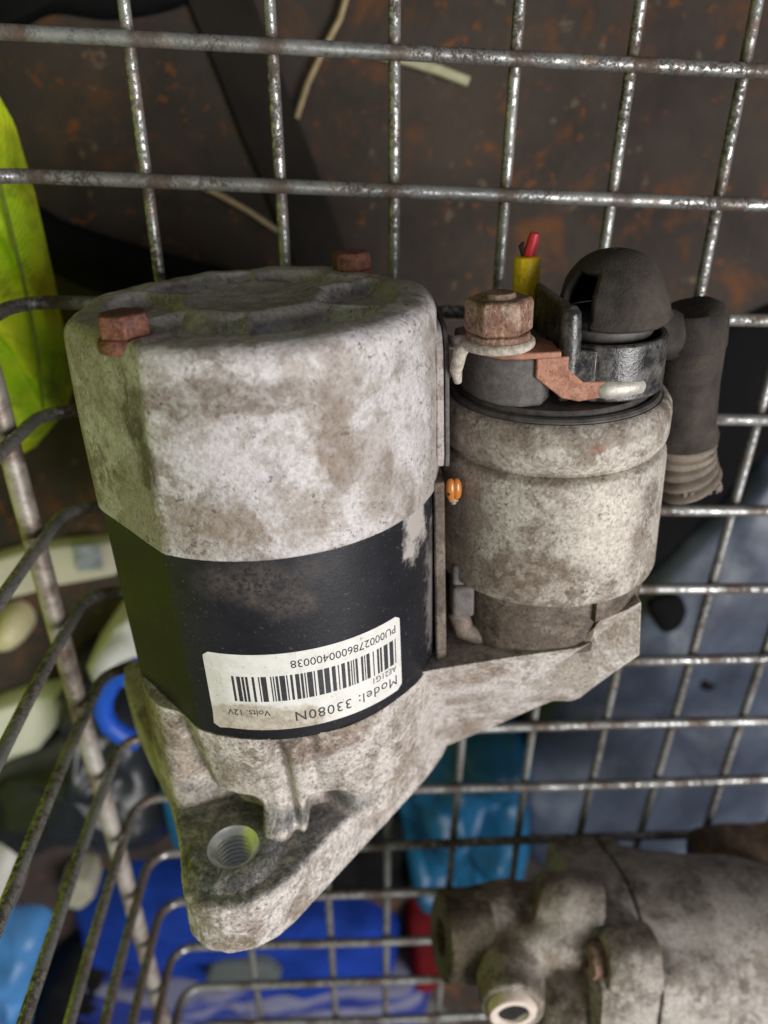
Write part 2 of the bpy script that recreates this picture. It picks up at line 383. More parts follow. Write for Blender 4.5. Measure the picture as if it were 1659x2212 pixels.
# ------------------------------------------------------------------ wire basket
basket = empty("wire_basket", (0, 0, 0))
tag(basket, "galvanised wire basket with square mesh carrying the starter motor", "basket")
def xw(y): return -0.107 + (-0.100 - y) * (7.0 / 172.0)
rows = [(0.0355, 0.031), (0.0016, -0.0031), (-0.032, -0.0363), (-0.0661, -0.0692), (-0.0999, -0.1021), (-0.1340, -0.1357), (-0.1682, -0.1687),
        (-0.2025, -0.2015), (-0.2378, -0.2344), (-0.2718, -0.2684), (-0.3061, -0.3024), (-0.3393, -0.3360), (-0.3733, -0.3730), (-0.4060, -0.4062),
        (-0.4395, -0.4395), (-0.473, -0.473), (-0.507, -0.507)]
RW, LW = 0.00195, 0.00165
for i, (yl, yr) in enumerate(rows):
    rb = 0.0105; x0 = xw(yl); pts = []
    for k in range(13):
        x = 0.26 + (x0 + rb - 0.26) * k / 12.0
        y = yl + (yr - yl) * (x + 0.09) / 0.22
        pts.append((x, y, 0.0004 * math.sin(3.1 * i + k * 0.9)))
    y = pts[-1][1]
    pts[-1] = (pts[-1][0], y, 0)
    for k in range(1, 9):
        a = PI / 2 * k / 8
        pts.append((x0 + rb - rb * math.sin(a), y, rb - rb * math.cos(a)))
    for k in range(1, 7):
        pts.append((x0 - 0.0006 * math.sin(k), y, rb + (0.155 - rb) * k / 6))
    w = MB().tube(pts, RW, 14).build("cross_wire", M_WIRE, basket)
cols = [[(-69, 60), (-68.4, 9.3), (-67.1, -59), (-63.3, -220), (-59.2, -384), (-56, -520)], [(-32, 60), (-31.5, 10), (-29.9, -54), (-25, -210), (-20.8, -348), (-16, -520)],
        [(0.2, 60), (0.7, 11), (2.4, -55), (6.4, -311), (8.3, -439), (9.4, -520)], [(33, 60), (33.2, 12), (34.2, -61), (35.9, -254), (36.1, -355), (36.6, -520)],
        [(65, 60), (65, 12), (65, -46), (64.9, -255), (66.1, -362), (67, -520)], [(95.6, 60), (96, 13), (97, -60), (94.8, -263), (93.5, -309), (91, -520)],
        [(128, 60), (127.5, 0), (123.4, -260), (121.5, -315), (118, -520)], [(158, 60), (157, 0), (152.4, -264), (152, -329), (148, -520)],
        [(189, 60), (187, -60), (182, -300), (178, -520)], [(219, 60), (217, -60), (211, -300), (206, -520)]]
def interp(P, n):
    out = []
    for k in range(n + 1):
        y = P[0][1] + (P[-1][1] - P[0][1]) * k / n
        for (x0, y0), (x1, y1) in zip(P, P[1:]):
            if y1 <= y <= y0: out.append((x0 + (x1 - x0) * (y - y0) / (y1 - y0), y)); break
    return out
for P in cols:
    MB().tube([(x / 1000, y / 1000, -(RW + LW - 0.0002)) for x, y in interp(P, 24)], LW, 12).build("long_wire", M_WIRE_L, basket)
MB().tube([(xw(y / 1000) - RW - 0.0033, y / 1000, 0.0175) for y in range(70, -530, -25)], 0.0034, 16).build("side_rod", M_ROD, basket)
MB().tube([(xw(y / 1000) - RW - 0.0033, y / 1000, 0.152) for y in range(70, -530, -25)], 0.0034, 12).build("top_rail", M_ROD, basket)

# ------------------------------------------------------------------ starter motor (local millimetres: x right, y up, z along the axis to the nose)
E1 = Vector((0.998230, 0.059465, 0)); E2 = Vector((-0.000286, 0.004793, 0.999988)); EA = Vector((0.059464, -0.998219, 0.004801))
MO = Vector((-0.03335, -0.07, 0.04632))
BASE = 0.0443
motor = empty("starter_motor", MO - E2 * BASE)
mw = Matrix.Identity(4)
for r_ in range(3):
    mw[r_][0] = E1[r_]; mw[r_][1] = E2[r_]; mw[r_][2] = EA[r_]
motor.rotation_euler = mw.to_euler()
tag(motor, "dirty starter motor with white barcode label lying on the wire basket", "starter motor")
def part(mb, name, mat, parent=None, **k):
    ob = mb.build(name, mat, parent or motor, scale=0.001, **k)
    if parent is None or parent is motor: ob.location = (0, BASE, 0)
    return ob

NT_ = 224
def facet(th, r, f=0.93, g=0.985):
    """flats beside the two through bolts"""
    k = r
    for c, q in ((-49.0, f), (131.0, f), (-90.0, g)):
        d = (math.degrees(th) - c + 180) % 360 - 180
        if abs(d) < 40: k = min(k, (r + 0.35) * q / math.cos(math.radians(d)))
    return k
def ring(f):
    return [f(2 * PI * j / NT_) for j in range(NT_)]
BOLTS = [(-22.6, 29.0), (24.0, -31.5)]
def face_s(r, th):
    x, y = r * math.sin(th), r * math.cos(th)
    d = 3.6 * sstep(35.0, 31.5, r) * (1 - sstep(20.5, 17.0, r))
    hubd = 1.2 * (1 - sstep(12.0, 9.0, r)) * 0 + 0.35 * sstep(11.5, 10.0, r)
    for k in range(6):
        da = (math.degrees(th) - (4 + 60 * k) + 180) % 360 - 180
        d *= 1 - 0.95 * math.exp(-(da * r / 57.3 / 1.3) ** 6)
    for bx, by in BOLTS:
        d *= sstep(7.5, 13.0, math.hypot(x - bx, y - by))
    s = -16.2 + d + hubd
    s -= 0.7 * math.exp(-((r - 16) / 1.8) ** 2)
    return s + 0.5 * fbm((x * 0.11, y * 0.11, 3.3))
cap = MB(); rings = []
for s, dr in ((30.3, -0.9), (30.3, -0.15), (29.8, 0.05), (28, 0), (24, -.02), (19, -.05), (14, -.1), (9, -.15), (4, -.22), (0, -.3), (-4, -.36), (-8, -.42), (-12.2, -.5)):
    def cs(t):
        r = facet(t, 44.25 + dr + 0.22 * fbm((2.5 * math.sin(t), 2.5 * math.cos(t), s * 0.06)), 0.925 - 0.025 * (30 - s) / 42.0, 0.975 - 0.035 * (30 - s) / 42.0)
        return (r * math.sin(t), r * math.cos(t), s)
    rings.append(ring(cs))
for k in range(1, 9):
    a = PI / 2 * k / 8
    def fil(t):
        dish = 0.5 + 0.5 * math.cos(2 * (t + 0.76))          # wide saddle away from the bolt bosses
        ri = min(40.6 - 1.6 * (1 - dish), facet(t, 43.75, 0.90, 0.94) - 2.6)
        r = ri + (facet(t, 43.75, 0.90, 0.94) - ri) * math.cos(a)
        s1 = face_s(ri, t); s = -12.2 + (s1 + 12.2) * math.sin(a)
        return (r * math.sin(t), r * math.cos(t), s)
    rings.append(ring(fil))
for r in (36.2, 35.7, 35.2, 34.4, 33.6, 33, 32, 31, 30, 29, 27, 25, 23, 21.5, 20, 19, 18, 17, 16, 15, 14, 12.5, 11, 10, 9, 6, 3, 0.4):
    rings.append(ring(lambda t: (r * math.sin(t), r * math.cos(t), face_s(r, t))))
cap.loops(rings, False, True)
part(cap, "end_cap", M_CAP, sharp=70)
yk = MB()
yk.loops([[(facet(2 * PI * j / 224, r) * math.sin(2 * PI * j / 224), facet(2 * PI * j / 224, r) * math.cos(2 * PI * j / 224), s) for j in range(224)] for r, s in ((42, 29), (43.55, 29), (43.6, 31), (43.62, 45), (43.6, 70), (43.6, 82.4), (42, 82.6))])
part(yk, "yoke", M_BLACK, sharp=50)
for bx, by in BOLTS:
    z0 = -15.2
    b = MB().lathe([(5.9, z0 + 2), (5.9, z0 + 0.2), (5.6, z0 - 0.6), (5.0, z0 - 1.0)], (bx, by), 40, True, True)
    hx = [(bx + 5.55 * math.cos(PI / 3 * k + 0.25), by + 5.55 * math.sin(PI / 3 * k + 0.25)) for k in range(6)]
    ht = [(bx + 4.95 * math.cos(PI / 3 * k + 0.25), by + 4.95 * math.sin(PI / 3 * k + 0.25)) for k in range(6)]
    b.loops([[(x, y, z0 - 1.0) for x, y in hx], [(x, y, z0 - 4.9) for x, y in hx], [(x, y, z0 - 5.6) for x, y in ht]], True, True)
    part(b, "bolt", M_RUST, bevel=0.45, segs=2)

# drive-end housing between the yoke and the mounting flange
def hous_r(th, s):
    d = (math.degrees(th) + 180) % 360 - 180
    t = (s - 82) / 38.0
    left = sstep(-38, -50, d) * (1 - sstep(-95, -120, d))
    shr = 5.0 * (1 - left) * (1 - 0.75 * sstep(14, 34, d)) - 1.5 * left
    r = 43.9 - shr * sstep(0.0, 1.0, t) - 0.4 * t
    g = sstep(82.5, 86, s)
    r -= g * 3.4 * math.exp(-((d + 1.5 - 2.0 * t) / 2.4) ** 2)
    r -= g * 2.2 * math.exp(-((d - 9.0 - 3 * t) / 2.6) ** 2) * (1 - sstep(98, 108, s))
    r += g * 1.2 * math.exp(-((d - 4.0) / 2.8) ** 2)
    r -= g * 2.2 * math.exp(-((d + 40) / 3.0) ** 2)
    pk = sstep(106, 113.5, s) * (1 - 0.25 * sstep(117.5, 121, s))
    r -= pk * 8.5 * sstep(-40, -34, d) * (1 - sstep(-17, -10, d))
    r -= pk * 9.0 * sstep(4, 8, d) * (1 - sstep(14, 25, d))
    r += pk * (1.5 + 4.5 * sstep(110, 120, s)) * math.exp(-((d + 5.5) / 8.5) ** 4)
    if s < 85.5: r -= 2.4 * math.exp(-((d - 5) / 6.0) ** 2) * (1 - sstep(83.5, 85.5, s))
    return facet(th, r) * (1 - left) + r * left + 0.3 * fbm((3 * math.sin(th), 3 * math.cos(th), s * 0.08))
hs = MB(); rings = []
ss = [82.0] + [82.4 + 0.8 * k for k in range(48)]
NH = 360
for s in ss:
    rings.append([(hous_r(2 * PI * j / NH, s) * math.sin(2 * PI * j / NH), hous_r(2 * PI * j / NH, s) * math.cos(2 * PI * j / NH), s) for j in range(NH)])
hs.loops(rings, True, True)
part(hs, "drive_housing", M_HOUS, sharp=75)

# mounting flange with threaded hole
HX, HY = -16.0, 45.0
outl = [(-29.5, 50), (-27.5, 56.5), (-23, 60.6), (-17, 62.2), (-10.5, 61.2), (-5, 58.4), (-1, 54.8), (13, 38.3), (25, 24), (38, 8.5), (46, -2), (50, -15), (46, -30), (32, -40), (0, -41.5), (-30, -41.5), (-55, -42.2),
        (-64, -42), (-68, -37.5), (-67, -30), (-61, -14), (-55, -4), (-49.5, -1), (-46.5, 3), (-40.5, 17), (-34.5, 32), (-31, 43)]
def ray_out(ang):
    dx, dy = math.cos(ang), math.sin(ang); best = None
    for (x0, y0), (x1, y1) in zip(outl, outl[1:] + outl[:1]):
        ex, ey = x1 - x0, y1 - y0; den = dx * ey - dy * ex
        if abs(den) < 1e-9: continue
        t = ((x0 - HX) * ey - (y0 - HY) * ex) / den; q = ((x0 - HX) * dy - (y0 - HY) * dx) / den
        if t > 0 and -1e-6 <= q <= 1 + 1e-6: best = t if best is None else min(best, t)
    return best
NF = 240
angs = [2 * PI * j / NF for j in range(NF)]
RO = [ray_out(a) for a in angs]
RO = [(RO[j - 2] + 2 * RO[j - 1] + 3 * RO[j] + 2 * RO[(j + 1) % NF] + RO[(j + 2) % NF]) / 9 for j in range(NF)]
S0, S1 = 120.0, 138.0
def frng(f): return [f(j) for j in range(NF)]
def P(j, r, s): return (HX + r * math.cos(angs[j]), HY + r * math.sin(angs[j]), s)
fr = [frng(lambda j: P(j, 6.6, S0 + 1.2)), frng(lambda j: P(j, 6.9, S0 - 1.9)), frng(lambda j: P(j, min(11.4, RO[j] - 2.6), S0 - 2.0)), frng(lambda j: P(j, min(12.8, RO[j] - 1.9), S0 - 0.1))]
for q in (0.15, 0.4, 0.7):
    fr.append(frng(lambda j: P(j, min(12.8, RO[j] - 1.9) + q * (RO[j] - 1.85 - min(12.8, RO[j] - 1.9)), S0 + 0.15 * fbm((angs[j] * 2, q * 6, 1)))))
for k in range(6):
    a = PI / 2 * k / 5
    fr.append(frng(lambda j: P(j, RO[j] - 1.8 + 1.8 * math.sin(a) + 0.25 * fbm((6 * math.cos(angs[j]), 6 * math.sin(angs[j]), k)), S0 + 1.8 - 1.8 * math.cos(a))))
for s in (124, 127, 130, 133, 135.5):
    fr.append(frng(lambda j: P(j, RO[j] + 0.35 * fbm((9 * math.cos(angs[j]), 9 * math.sin(angs[j]), s * 0.3)) + 0.5 * (s - 122) / 14, s)))
for k in range(1, 5):
    a = PI / 2 * k / 4
    fr.append(frng(lambda j: P(j, RO[j] + 0.5 - 2.0 + 2.0 * math.cos(a), S1 - 2.0 + 2.0 * math.sin(a))))
fr.append(frng(lambda j: P(j, 6.6, S1)))
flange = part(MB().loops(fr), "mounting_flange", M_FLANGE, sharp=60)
th_ = [(6.9, S0 - 1.88), (6.2, S0 - 1.0)]
z = S0 - 1.0
while z < S1 - 1:
    th_ += [(4.95, z + 0.75), (4.95, z + 0.9), (6.2, z + 1.65)]; z += 1.65
th_.append((6.2, S1 - 0.2))
part(MB().lathe([(r, s) for r, s in th_], (HX, HY), 72), "threaded_hole", M_THREAD, flange, recalc=False, sharp=30)
# nose and pinion beyond the flange
part(MB().lathe([(34, 137.5), (33, 141), (24, 143), (23, 152), (17, 153), (17, 150)], n=72, cap1=True), "nose", M_HOUS, bevel=0.5)
gp = []
for k in range(10):
    for q, r in ((0.0, 10.5), (0.25, 10.5), (0.45, 14.0), (0.75, 14.0)):
        a = 2 * PI * (k + q) / 10; gp.append((r * math.cos(a), r * math.sin(a)))
part(MB().prism(gp, 149, 166), "pinion_gear", M_NUT, bevel=0.3)

# arm that carries the solenoid
ap = [(30, 83), (42.7, 80), (63.3, 76.3), (79.5, 74.8), (82.8, 73), (83.6, 68.2), (85, 66.9), (92.2, 66.0), (96.6, 64.4), (96.4, 79), (91.5, 88), (87.3, 96.4), (84.8, 102), (82.5, 103.8), (77, 103), (73, 106), (66, 112.8), (58, 120.5), (45.8, 131), (30, 137)]
arm = MB(); top = []; bot = []
for x, s in ap:
    h = 24.5 - (s - 77) * 0.44
    if s < 77: h = 24.5 - (77 - s) * 0.10 - max(0, x - 83) * 0.28
    top.append((x, h, s)); bot.append((x, -30.0, s))
ctr_t = (66, 17.2, 94); ctr_b = (66, -30, 95); n = len(ap)
arm.add(top + bot + [ctr_t, ctr_b], [(i, (i + 1) % n, n + (i + 1) % n, n + i) for i in range(n)] + [((i + 1) % n, i, 2 * n) for i in range(n)] + [(n + i, n + (i + 1) % n, 2 * n + 1) for i in range(n)])
part(arm, "solenoid_arm", M_ARM, bevel=1.4, segs=3, sharp=50)

# ---- solenoid
SX, SY = 74.6, -3.0
def sl(prof, name, mat, **k):
    return part(MB().lathe(prof, (SX, SY), 128, k.pop('c0', False), k.pop('c1', False)), name, mat, **k)
can = sl([(24.5, 12.5), (26.2, 11.2), (27.4, 10.8), (28.6, 11.3), (29.6, 12.8), (29.95, 15.0), (29.9, 20), (29.6, 21.6), (28.7, 21.9), (28.2, 22.3), (28.2, 23.6), (29.3, 24.2), (29.9, 25.6), (30.1, 27), (30.9, 57.8), (30.6, 58.8), (29.9, 59.2), (23, 59.3)], "solenoid_can", M_SOL, sharp=40)
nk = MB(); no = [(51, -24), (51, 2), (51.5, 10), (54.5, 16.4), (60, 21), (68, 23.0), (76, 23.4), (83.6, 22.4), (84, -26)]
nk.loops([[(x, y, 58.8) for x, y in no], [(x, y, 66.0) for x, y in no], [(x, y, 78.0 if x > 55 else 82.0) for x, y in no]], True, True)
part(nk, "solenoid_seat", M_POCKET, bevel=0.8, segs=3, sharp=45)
# collar step on the right of the seat
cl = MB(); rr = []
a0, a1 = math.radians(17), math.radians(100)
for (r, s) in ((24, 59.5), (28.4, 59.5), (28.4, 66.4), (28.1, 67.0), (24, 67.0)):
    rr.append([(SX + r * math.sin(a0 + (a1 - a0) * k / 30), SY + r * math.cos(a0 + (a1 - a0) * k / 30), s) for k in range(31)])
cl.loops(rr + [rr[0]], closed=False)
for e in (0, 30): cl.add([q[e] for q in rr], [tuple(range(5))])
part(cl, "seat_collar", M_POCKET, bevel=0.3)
sl([(27.0, 14), (27.0, 10.4), (26.5, 9.8), (25.6, 9.6), (25.4, 10.2), (24.8, 10.2), (24.5, 9.2), (23.9, 8.6), (0.5, 8.4)], "terminal_disc", M_DISC, c1=True, sharp=30)
part(MB().prism([(50.2, -14), (49.6, -5), (50.6, 4), (53.0, 10.2), (57.4, 15.4), (62, 17.2), (66.8, 17.0), (70.5, 11), (71.5, -16), (60, -20)], 8.6, -3.2), "terminal_block", M_PLASG, bevel=0.8, segs=3)
br = MB().prism([(48.4, 1), (49.0, 7), (52.2, 12.5), (57.0, 17.2), (62, 18.2), (70.6, 18.2), (70.6, 9), (67, 2), (60, -3), (52, -4)], -3.3, -4.8)
br.loops([[(x, 16.8, s) for x, s in ((65.0, -3.6), (72.4, -3.6), (72.4, -0.6), (76.0, 2.6), (84.5, 2.9), (84.5, 6.2), (75.5, 7.4), (71.4, 6.4), (65.0, 1.2))], [(x, 18.3, s) for x, s in ((65.0, -3.6), (72.4, -3.6), (72.4, -0.6), (76.0, 2.6), (84.5, 2.9), (84.5, 6.2), (75.5, 7.4), (71.4, 6.4), (65.0, 1.2))]], True, True)
part(br, "contact_bracket", M_BRACKET, bevel=0.35)
part(MB().tube([(79.5, 16.5, 5.2), (80.3, 16.6, 5.1), (82, 16.8, 5.0), (86, 16.6, 4.9), (90, 15.4, 4.9), (91.2, 15.0, 4.9)], lambda i: (1.2, 2.2, 2.7, 2.7, 2.5, 1.6)[i], 18), "weld_tab", M_SILV)
# cable eye of braid, washer, nut, stud
TX, TY = 57.2, 11.5
eye = MB()
path = [(TX + 7.4 * math.sin(a), TY + 7.4 * math.cos(a), -5.9) for a in [math.radians(-95 + 12 * k) for k in range(24)]]
eye.tube(path, 1.25, 12)
eye.tube([path[0], (49, 8, -5.4), (46.8, 4, -4.2), (46, -4, -3)], 1.6, 10)
eye.tube([(49.8, 12, -6), (48.2, 12.5, -4), (47.4, 12.2, 0), (48, 10.5, 3.5)], lambda i: (1.3, 1.7, 1.5, 1.0)[i], 10)
part(eye, "cable_eye", M_STRING)
part(MB().lathe([(3, -6.4), (7.3, -6.4), (7.5, -7.2), (7.3, -8.3), (6.6, -8.6), (3, -8.6)], (TX, TY), 48, True, True), "washer", M_NUT, bevel=0.2)
nh = lambda r: [(TX + r * math.cos(PI / 3 * k + 0.1), TY + r * math.sin(PI / 3 * k + 0.1)) for k in range(6)]
nut = MB().loops([[(x, y, -8.5) for x, y in nh(7.6)], [(x, y, -9.3) for x, y in nh(8.0)], [(x, y, -15.4) for x, y in nh(8.0)], [(x, y, -16.3) for x, y in nh(7.2)]], True, True)
nutp = part(nut, "terminal_nut", M_NUT, bevel=0.7, segs=3)
part(MB().lathe([(3.9, -3.4), (3.9, -16.6), (3.3, -17.3)], (TX, TY), 32, True, True), "terminal_stud", M_NUT)

# shroud round the second terminal
BX, BY, BR = 84.6, 3.5, 15.0
sh = MB(); ro, ri = [], []
arc = [math.radians(-62 + 7.5 * k) for k in range(25)]
for r in (BR, BR - 1.8):
    ro.append([(BX + r * math.sin(a), BY + r * math.cos(a)) for a in arc])
poly = ro[0] + ro[1][::-1]
na = len(arc)
def wall_top(i):
    return -5.0
rings = [[(x, y, 8.0) for x, y in poly], [(x, y, -4.6) for x, y in poly], [(x, y, -5.4) for x, y in poly]]
sh.loops(rings, True, True)
shroud = part(sh, "terminal_shroud", M_PLAS, bevel=0.5, segs=2)
dv = MB()
dv.tube([(73.2, 15.6, 4), (73.2, 15.6, -1), (73.0, 15.8, -8), (72.8, 15.8, -13.0), (72.7, 15.6, -14.6)], lambda i: (2.2, 2.4, 2.4, 2.2, 1.1)[i], 20)
dv.prism([(71.4, 16.0), (73.6, 16.2), (71.8, -12), (69.8, -12)], 8, -14.4)
dv.prism([(72.6, 17.0), (79.0, 18.2), (79.0, 15.5), (72.6, 14.2)], 4.0, -4.6)
part(dv, "divider", M_PLAS, shroud, bevel=0.5)
part(MB().lathe([(5, 6), (10.2, 5.5), (10.4, -4.0), (11.4, -5.4), (11.4, -7.6), (10.4, -8.2), (10.6, -9.6), (10, -10)], (BX, BY), 48, True, True), "inner_collar", M_DISC, shroud, bevel=0.4)
# rubber boot: hood over the terminal, elbow and ribbed sleeve
hood = MB(); rings = []
NV = 20
for i in range(NV + 1):
    ph = PI / 2 * i / NV
    s = -8.6 - 15.6 * math.sin(ph); r = max(13.2 * math.cos(ph) ** 0.85, 0.3)
    row = []
    for j in range(64):
        t = 2 * PI * j / 64
        q = r + 0.55 * fbm((2.2 * math.sin(t), 2.2 * math.cos(t), i * 0.16)) * math.cos(ph) + (0.7 if i == 1 else 0)
        row.append((BX + 1.2 + q * math.sin(t), BY + 0.4 + q * math.cos(t), s + 0.8 * math.cos(t) * (1 - i / NV)))
    rings.append(row)
n = 64; V = [p for r in rings for p in r]; Fc = []
for i in range(NV):
    for j in range(64):
        t = math.degrees(2 * PI * (j + 0.5) / 64)
        s = rings[i][j][2]
        if 283 < t < 322 and i < 11: continue           # torn opening on the left
        Fc.append((i * n + j, i * n + (j + 1) % n, (i + 1) * n + (j + 1) % n, (i + 1) * n + j))
hood.add(V, Fc)
hd = part(hood, "rubber_boot", M_RUB, sharp=60)
so = hd.modifiers.new("solid", 'SOLIDIFY'); so.thickness = 0.0016; so.offset = -1
part(MB().tube([(94, -6, -5), (101, -11, -2), (108, -15, 1.5), (113, -17, 5)], lambda i: (6.0, 6.0, 6.2, 6.5)[i], 28), "boot_elbow", M_RUB, hd)
part(MB().tube([(115.0, -16.5, -5.2), (115.2, -16.6, -4.6), (115.4, -16.8, -2.4), (115.7, -17, 5), (115.9, -17.4, 5.6), (116.5, -17.8, 17), (117.4, -18.3, 29), (117.9, -18.5, 32.5), (118.1, -18.6, 34.5), (118.2, -18.6, 34.8)],
    lambda i: (5.0, 7.4, 8.8, 9.2, 8.9, 8.7, 9.0, 9.9, 9.8, 7.5)[i], 40), "boot_sleeve", M_RUB, hd)
rp = []; rrad = []
for k in range(64):
    t = k / 63; rp.append((118.4 + 4.6 * t * t, -18.6 - 1.5 * t, 34 + 15.5 * t)); rrad.append(8.9 - 0.2 * t + 0.95 * (abs(math.sin(PI * 4.6 * t + 0.3)) * 2 - 1.2) * (0.7 + 0.6 * t) + 0.3 * fbm((k * 0.3, 1, 1)))
part(MB().tube(rp, lambda i: rrad[i], 40), "ribbed_tail", M_RUBT, hd)
fy = MB(); rf = random.Random(5)
for k in range(26):
    a = 2 * PI * k / 26 + rf.uniform(-.1, .1); q = rf.uniform(1.0, 3.4); cx, cy = 123.0, -20.1
    p0 = (cx + 8.2 * math.cos(a), cy + 8.2 * math.sin(a), 48.6)
    fy.tube([p0, (p0[0] + .5 * math.cos(a) + .3, p0[1] + .5 * math.sin(a), 48.6 + q * .5), (p0[0] + rf.uniform(-.4, 1.3), p0[1] + rf.uniform(-.6, .6), 48.6 + q)], lambda i: (0.7, 0.55, 0.2)[i], 6)
part(fy, "frayed_end", M_RUBT, hd)

# yellow spade connector with red wire
yc = MB().lathe([(2.6, -4), (3.3, -6), (3.45, -12), (3.4, -20.2), (2.9, -20.9)], (68.2, -11.5), 10, True, True)
ycp = part(yc, "wire_connector", M_YEL, bevel=0.3)
part(MB().tube([(68.4, -11.4, -20), (68.6, -11.2, -22), (69.2, -10.8, -24.6), (69.6, -10.6, -26.4)], lambda i: (1.5, 1.5, 1.45, 1.2)[i], 12), "red_wire", M_RED, ycp)
part(MB().tube([(67.2, -11.4, -20.3), (66.8, -11.2, -22), (66.4, -11, -23.4), (66.9, -10.8, -24.4)], lambda i: (0.4, 0.6, 0.7, 0.3)[i], 10), "wire_strand", M_DARK, ycp)

# thin heat shield standing between cap and solenoid, ribs in the gap
hsd = [(-9, -20), (-9, 4), (-7.5, 8), (-4, 10.5), (22, 12), (25.5, 11), (25.5, -20)]
part(MB().loops([[(42.6, y, s) for s, y in hsd], [(44.6, y, s) for s, y in hsd]], True, True), "side_plate", M_CAP, bevel=0.5)
part(MB().loops([[(44.9, y - 0.5, s + 0.3) for s, y in hsd], [(46.0, y - 0.5, s + 0.3) for s, y in hsd]], True, True), "gasket_plate", M_PLASG, bevel=0.3)
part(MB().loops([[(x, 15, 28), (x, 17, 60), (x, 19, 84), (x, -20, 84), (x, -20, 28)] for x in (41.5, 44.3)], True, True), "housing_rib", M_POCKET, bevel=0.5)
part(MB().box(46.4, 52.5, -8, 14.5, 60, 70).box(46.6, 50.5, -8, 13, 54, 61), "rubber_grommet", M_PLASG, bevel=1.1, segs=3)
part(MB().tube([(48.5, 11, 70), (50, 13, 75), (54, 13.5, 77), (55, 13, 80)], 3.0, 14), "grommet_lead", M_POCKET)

# label wrapped round the yoke
LR = 43.72
TH0, TH1, LS0, LS1 = math.radians(-21.4), math.radians(45.6), 55.9, 79.0
def wrap(th, s, dr=0.0):
    return ((LR + dr) * math.sin(th), (LR + dr) * math.cos(th), s)
lb = MB(); rings = []
nx, ny = 60, 20
lw = LR * (TH1 - TH0)
for j in range(ny + 1):
    row = []
    for i in range(nx + 1):
        x = lw * i / nx; s = LS0 + (LS1 - LS0) * j / ny
        # rounded corners
        rc = 1.6
        ey = min(s - LS0, LS1 - s)
        ins = rc - math.sqrt(max(0, rc * rc - (rc - ey) ** 2)) if ey < rc else 0
        x = ins + (lw - 2 * ins) * i / nx
        cl_ = max(0.0, 1 - math.hypot(x - 0, s - LS1) / 5.0)
        row.append(wrap(TH0 + x / LR, s, 0.9 * cl_ * cl_))
    rings.append(row)
lb.loops(rings, closed=False)
label = part(lb, "label", M_LABEL, recalc=False, sharp=60)
def print_text(txt, x_right, s_base, size, name, sx=1.0, sp=1.0):
    """upside-down line: reads from the right edge, letter tops toward the flange"""
    cu = bpy.data.curves.new(name, 'FONT'); cu.body = txt; cu.size = size; cu.resolution_u = 3; cu.space_character = sp
    tmp = bpy.data.objects.new(name, cu); COL.objects.link(tmp)
    dg = bpy.context.evaluated_depsgraph_get()
    me = bpy.data.meshes.new_from_object(tmp.evaluated_get(dg))
    bpy.data.objects.remove(tmp); bpy.data.curves.remove(cu)
    bm = bmesh.new(); bm.from_mesh(me); bmesh.ops.triangulate(bm, faces=bm.faces)
    bmesh.ops.subdivide_edges(bm, edges=[e for e in bm.edges if e.calc_length() > 0.8], cuts=1)
    for v in bm.verts:
        x, y = v.co.x * sx, v.co.y
        p = wrap(TH1 - (x_right + x) / LR, s_base + y, 0.05)
        v.co = Vector(p) * 0.001
    bm.to_mesh(me); bm.free()
    me.materials.clear(); me.materials.append(M_INK)
    ob = bpy.data.objects.new(name, me); COL.objects.link(ob); ob.parent = label
    return ob
print_text("Model: 33080N", 1.6, 73.9, 4.2, "lettering", 0.98, 1.12)
print_text("AE21G1", 1.9, 70.7, 2.5, "lettering", 0.95)
print_text("PU0002786000400038", 1.5, 58.3, 3.2, "lettering", 0.97)
print_text("Volts. 12V", 36.2, 72.7, 2.6, "lettering", 0.98)
bc = MB(); x = 1.8; rb = random.Random(21)
while x < 44.6:
    w = rb.choice((0.3, 0.3, 0.6, 0.6, 0.95, 1.3)); g = rb.choice((0.32, 0.32, 0.6, 0.6, 0.95))
    t0, t1 = TH1 - x / LR, TH1 - (x + w) / LR
    k = len(bc.v); bc.add([wrap(t0, 62.4, .05), wrap(t1, 62.4, .05), wrap(t1, 70.0, .05), wrap(t0, 70.0, .05)], [(0, 1, 2, 3)])
    x += w + g
part(bc, "barcode", M_INK, label, recalc=False)

# ------------------------------------------------------------------ ladybird resting in the gap between yoke and solenoid
def motor_pt(x, y, s): return MO + (E1 * x + E2 * y + EA * s) * 0.001
lady = empty("ladybird", motor_pt(46.6, 14.5, 30.5))
lady.rotation_euler = mw.to_euler()
tag(lady, "tiny orange spotted ladybird in the gap between motor body and solenoid", "ladybird")
M_LADY = NT("ladybird_shell")
def _lady():
    m = M_LADY
    v = m.n.new("ShaderNodeTexVoronoi"); v.inputs["Scale"].default_value = 0.55; m.link(m.co, v.inputs["Vector"])
    c = m.mix(m.ramp(v.outputs["Distance"], [(0.22, 1.0), (0.30, 0.0)]), (0.50, 0.17, 0.03), (0.04, 0.02, 0.012))
    return m.done(c, 0.25, 0.0, 0.6)
M_LADYM = _lady()
for sx in (-1, 1):
    MB().sphere((sx * 0.75, 0.2, -0.3), 1.0, 18, 12, (1.3, 1.4, 3.1)).build("wing_case", M_LADYM, lady, 0.001)
MB().sphere((0, 0, 2.6), 1.0, 16, 10, (1.35, 0.9, 0.9)).sphere((0, 0.1, 3.5), 1.0, 12, 8, (0.7, 0.6, 0.5)).build("head", simple("ladybird_head", (0.35, 0.28, 0.2), 0.4), lady, 0.001)

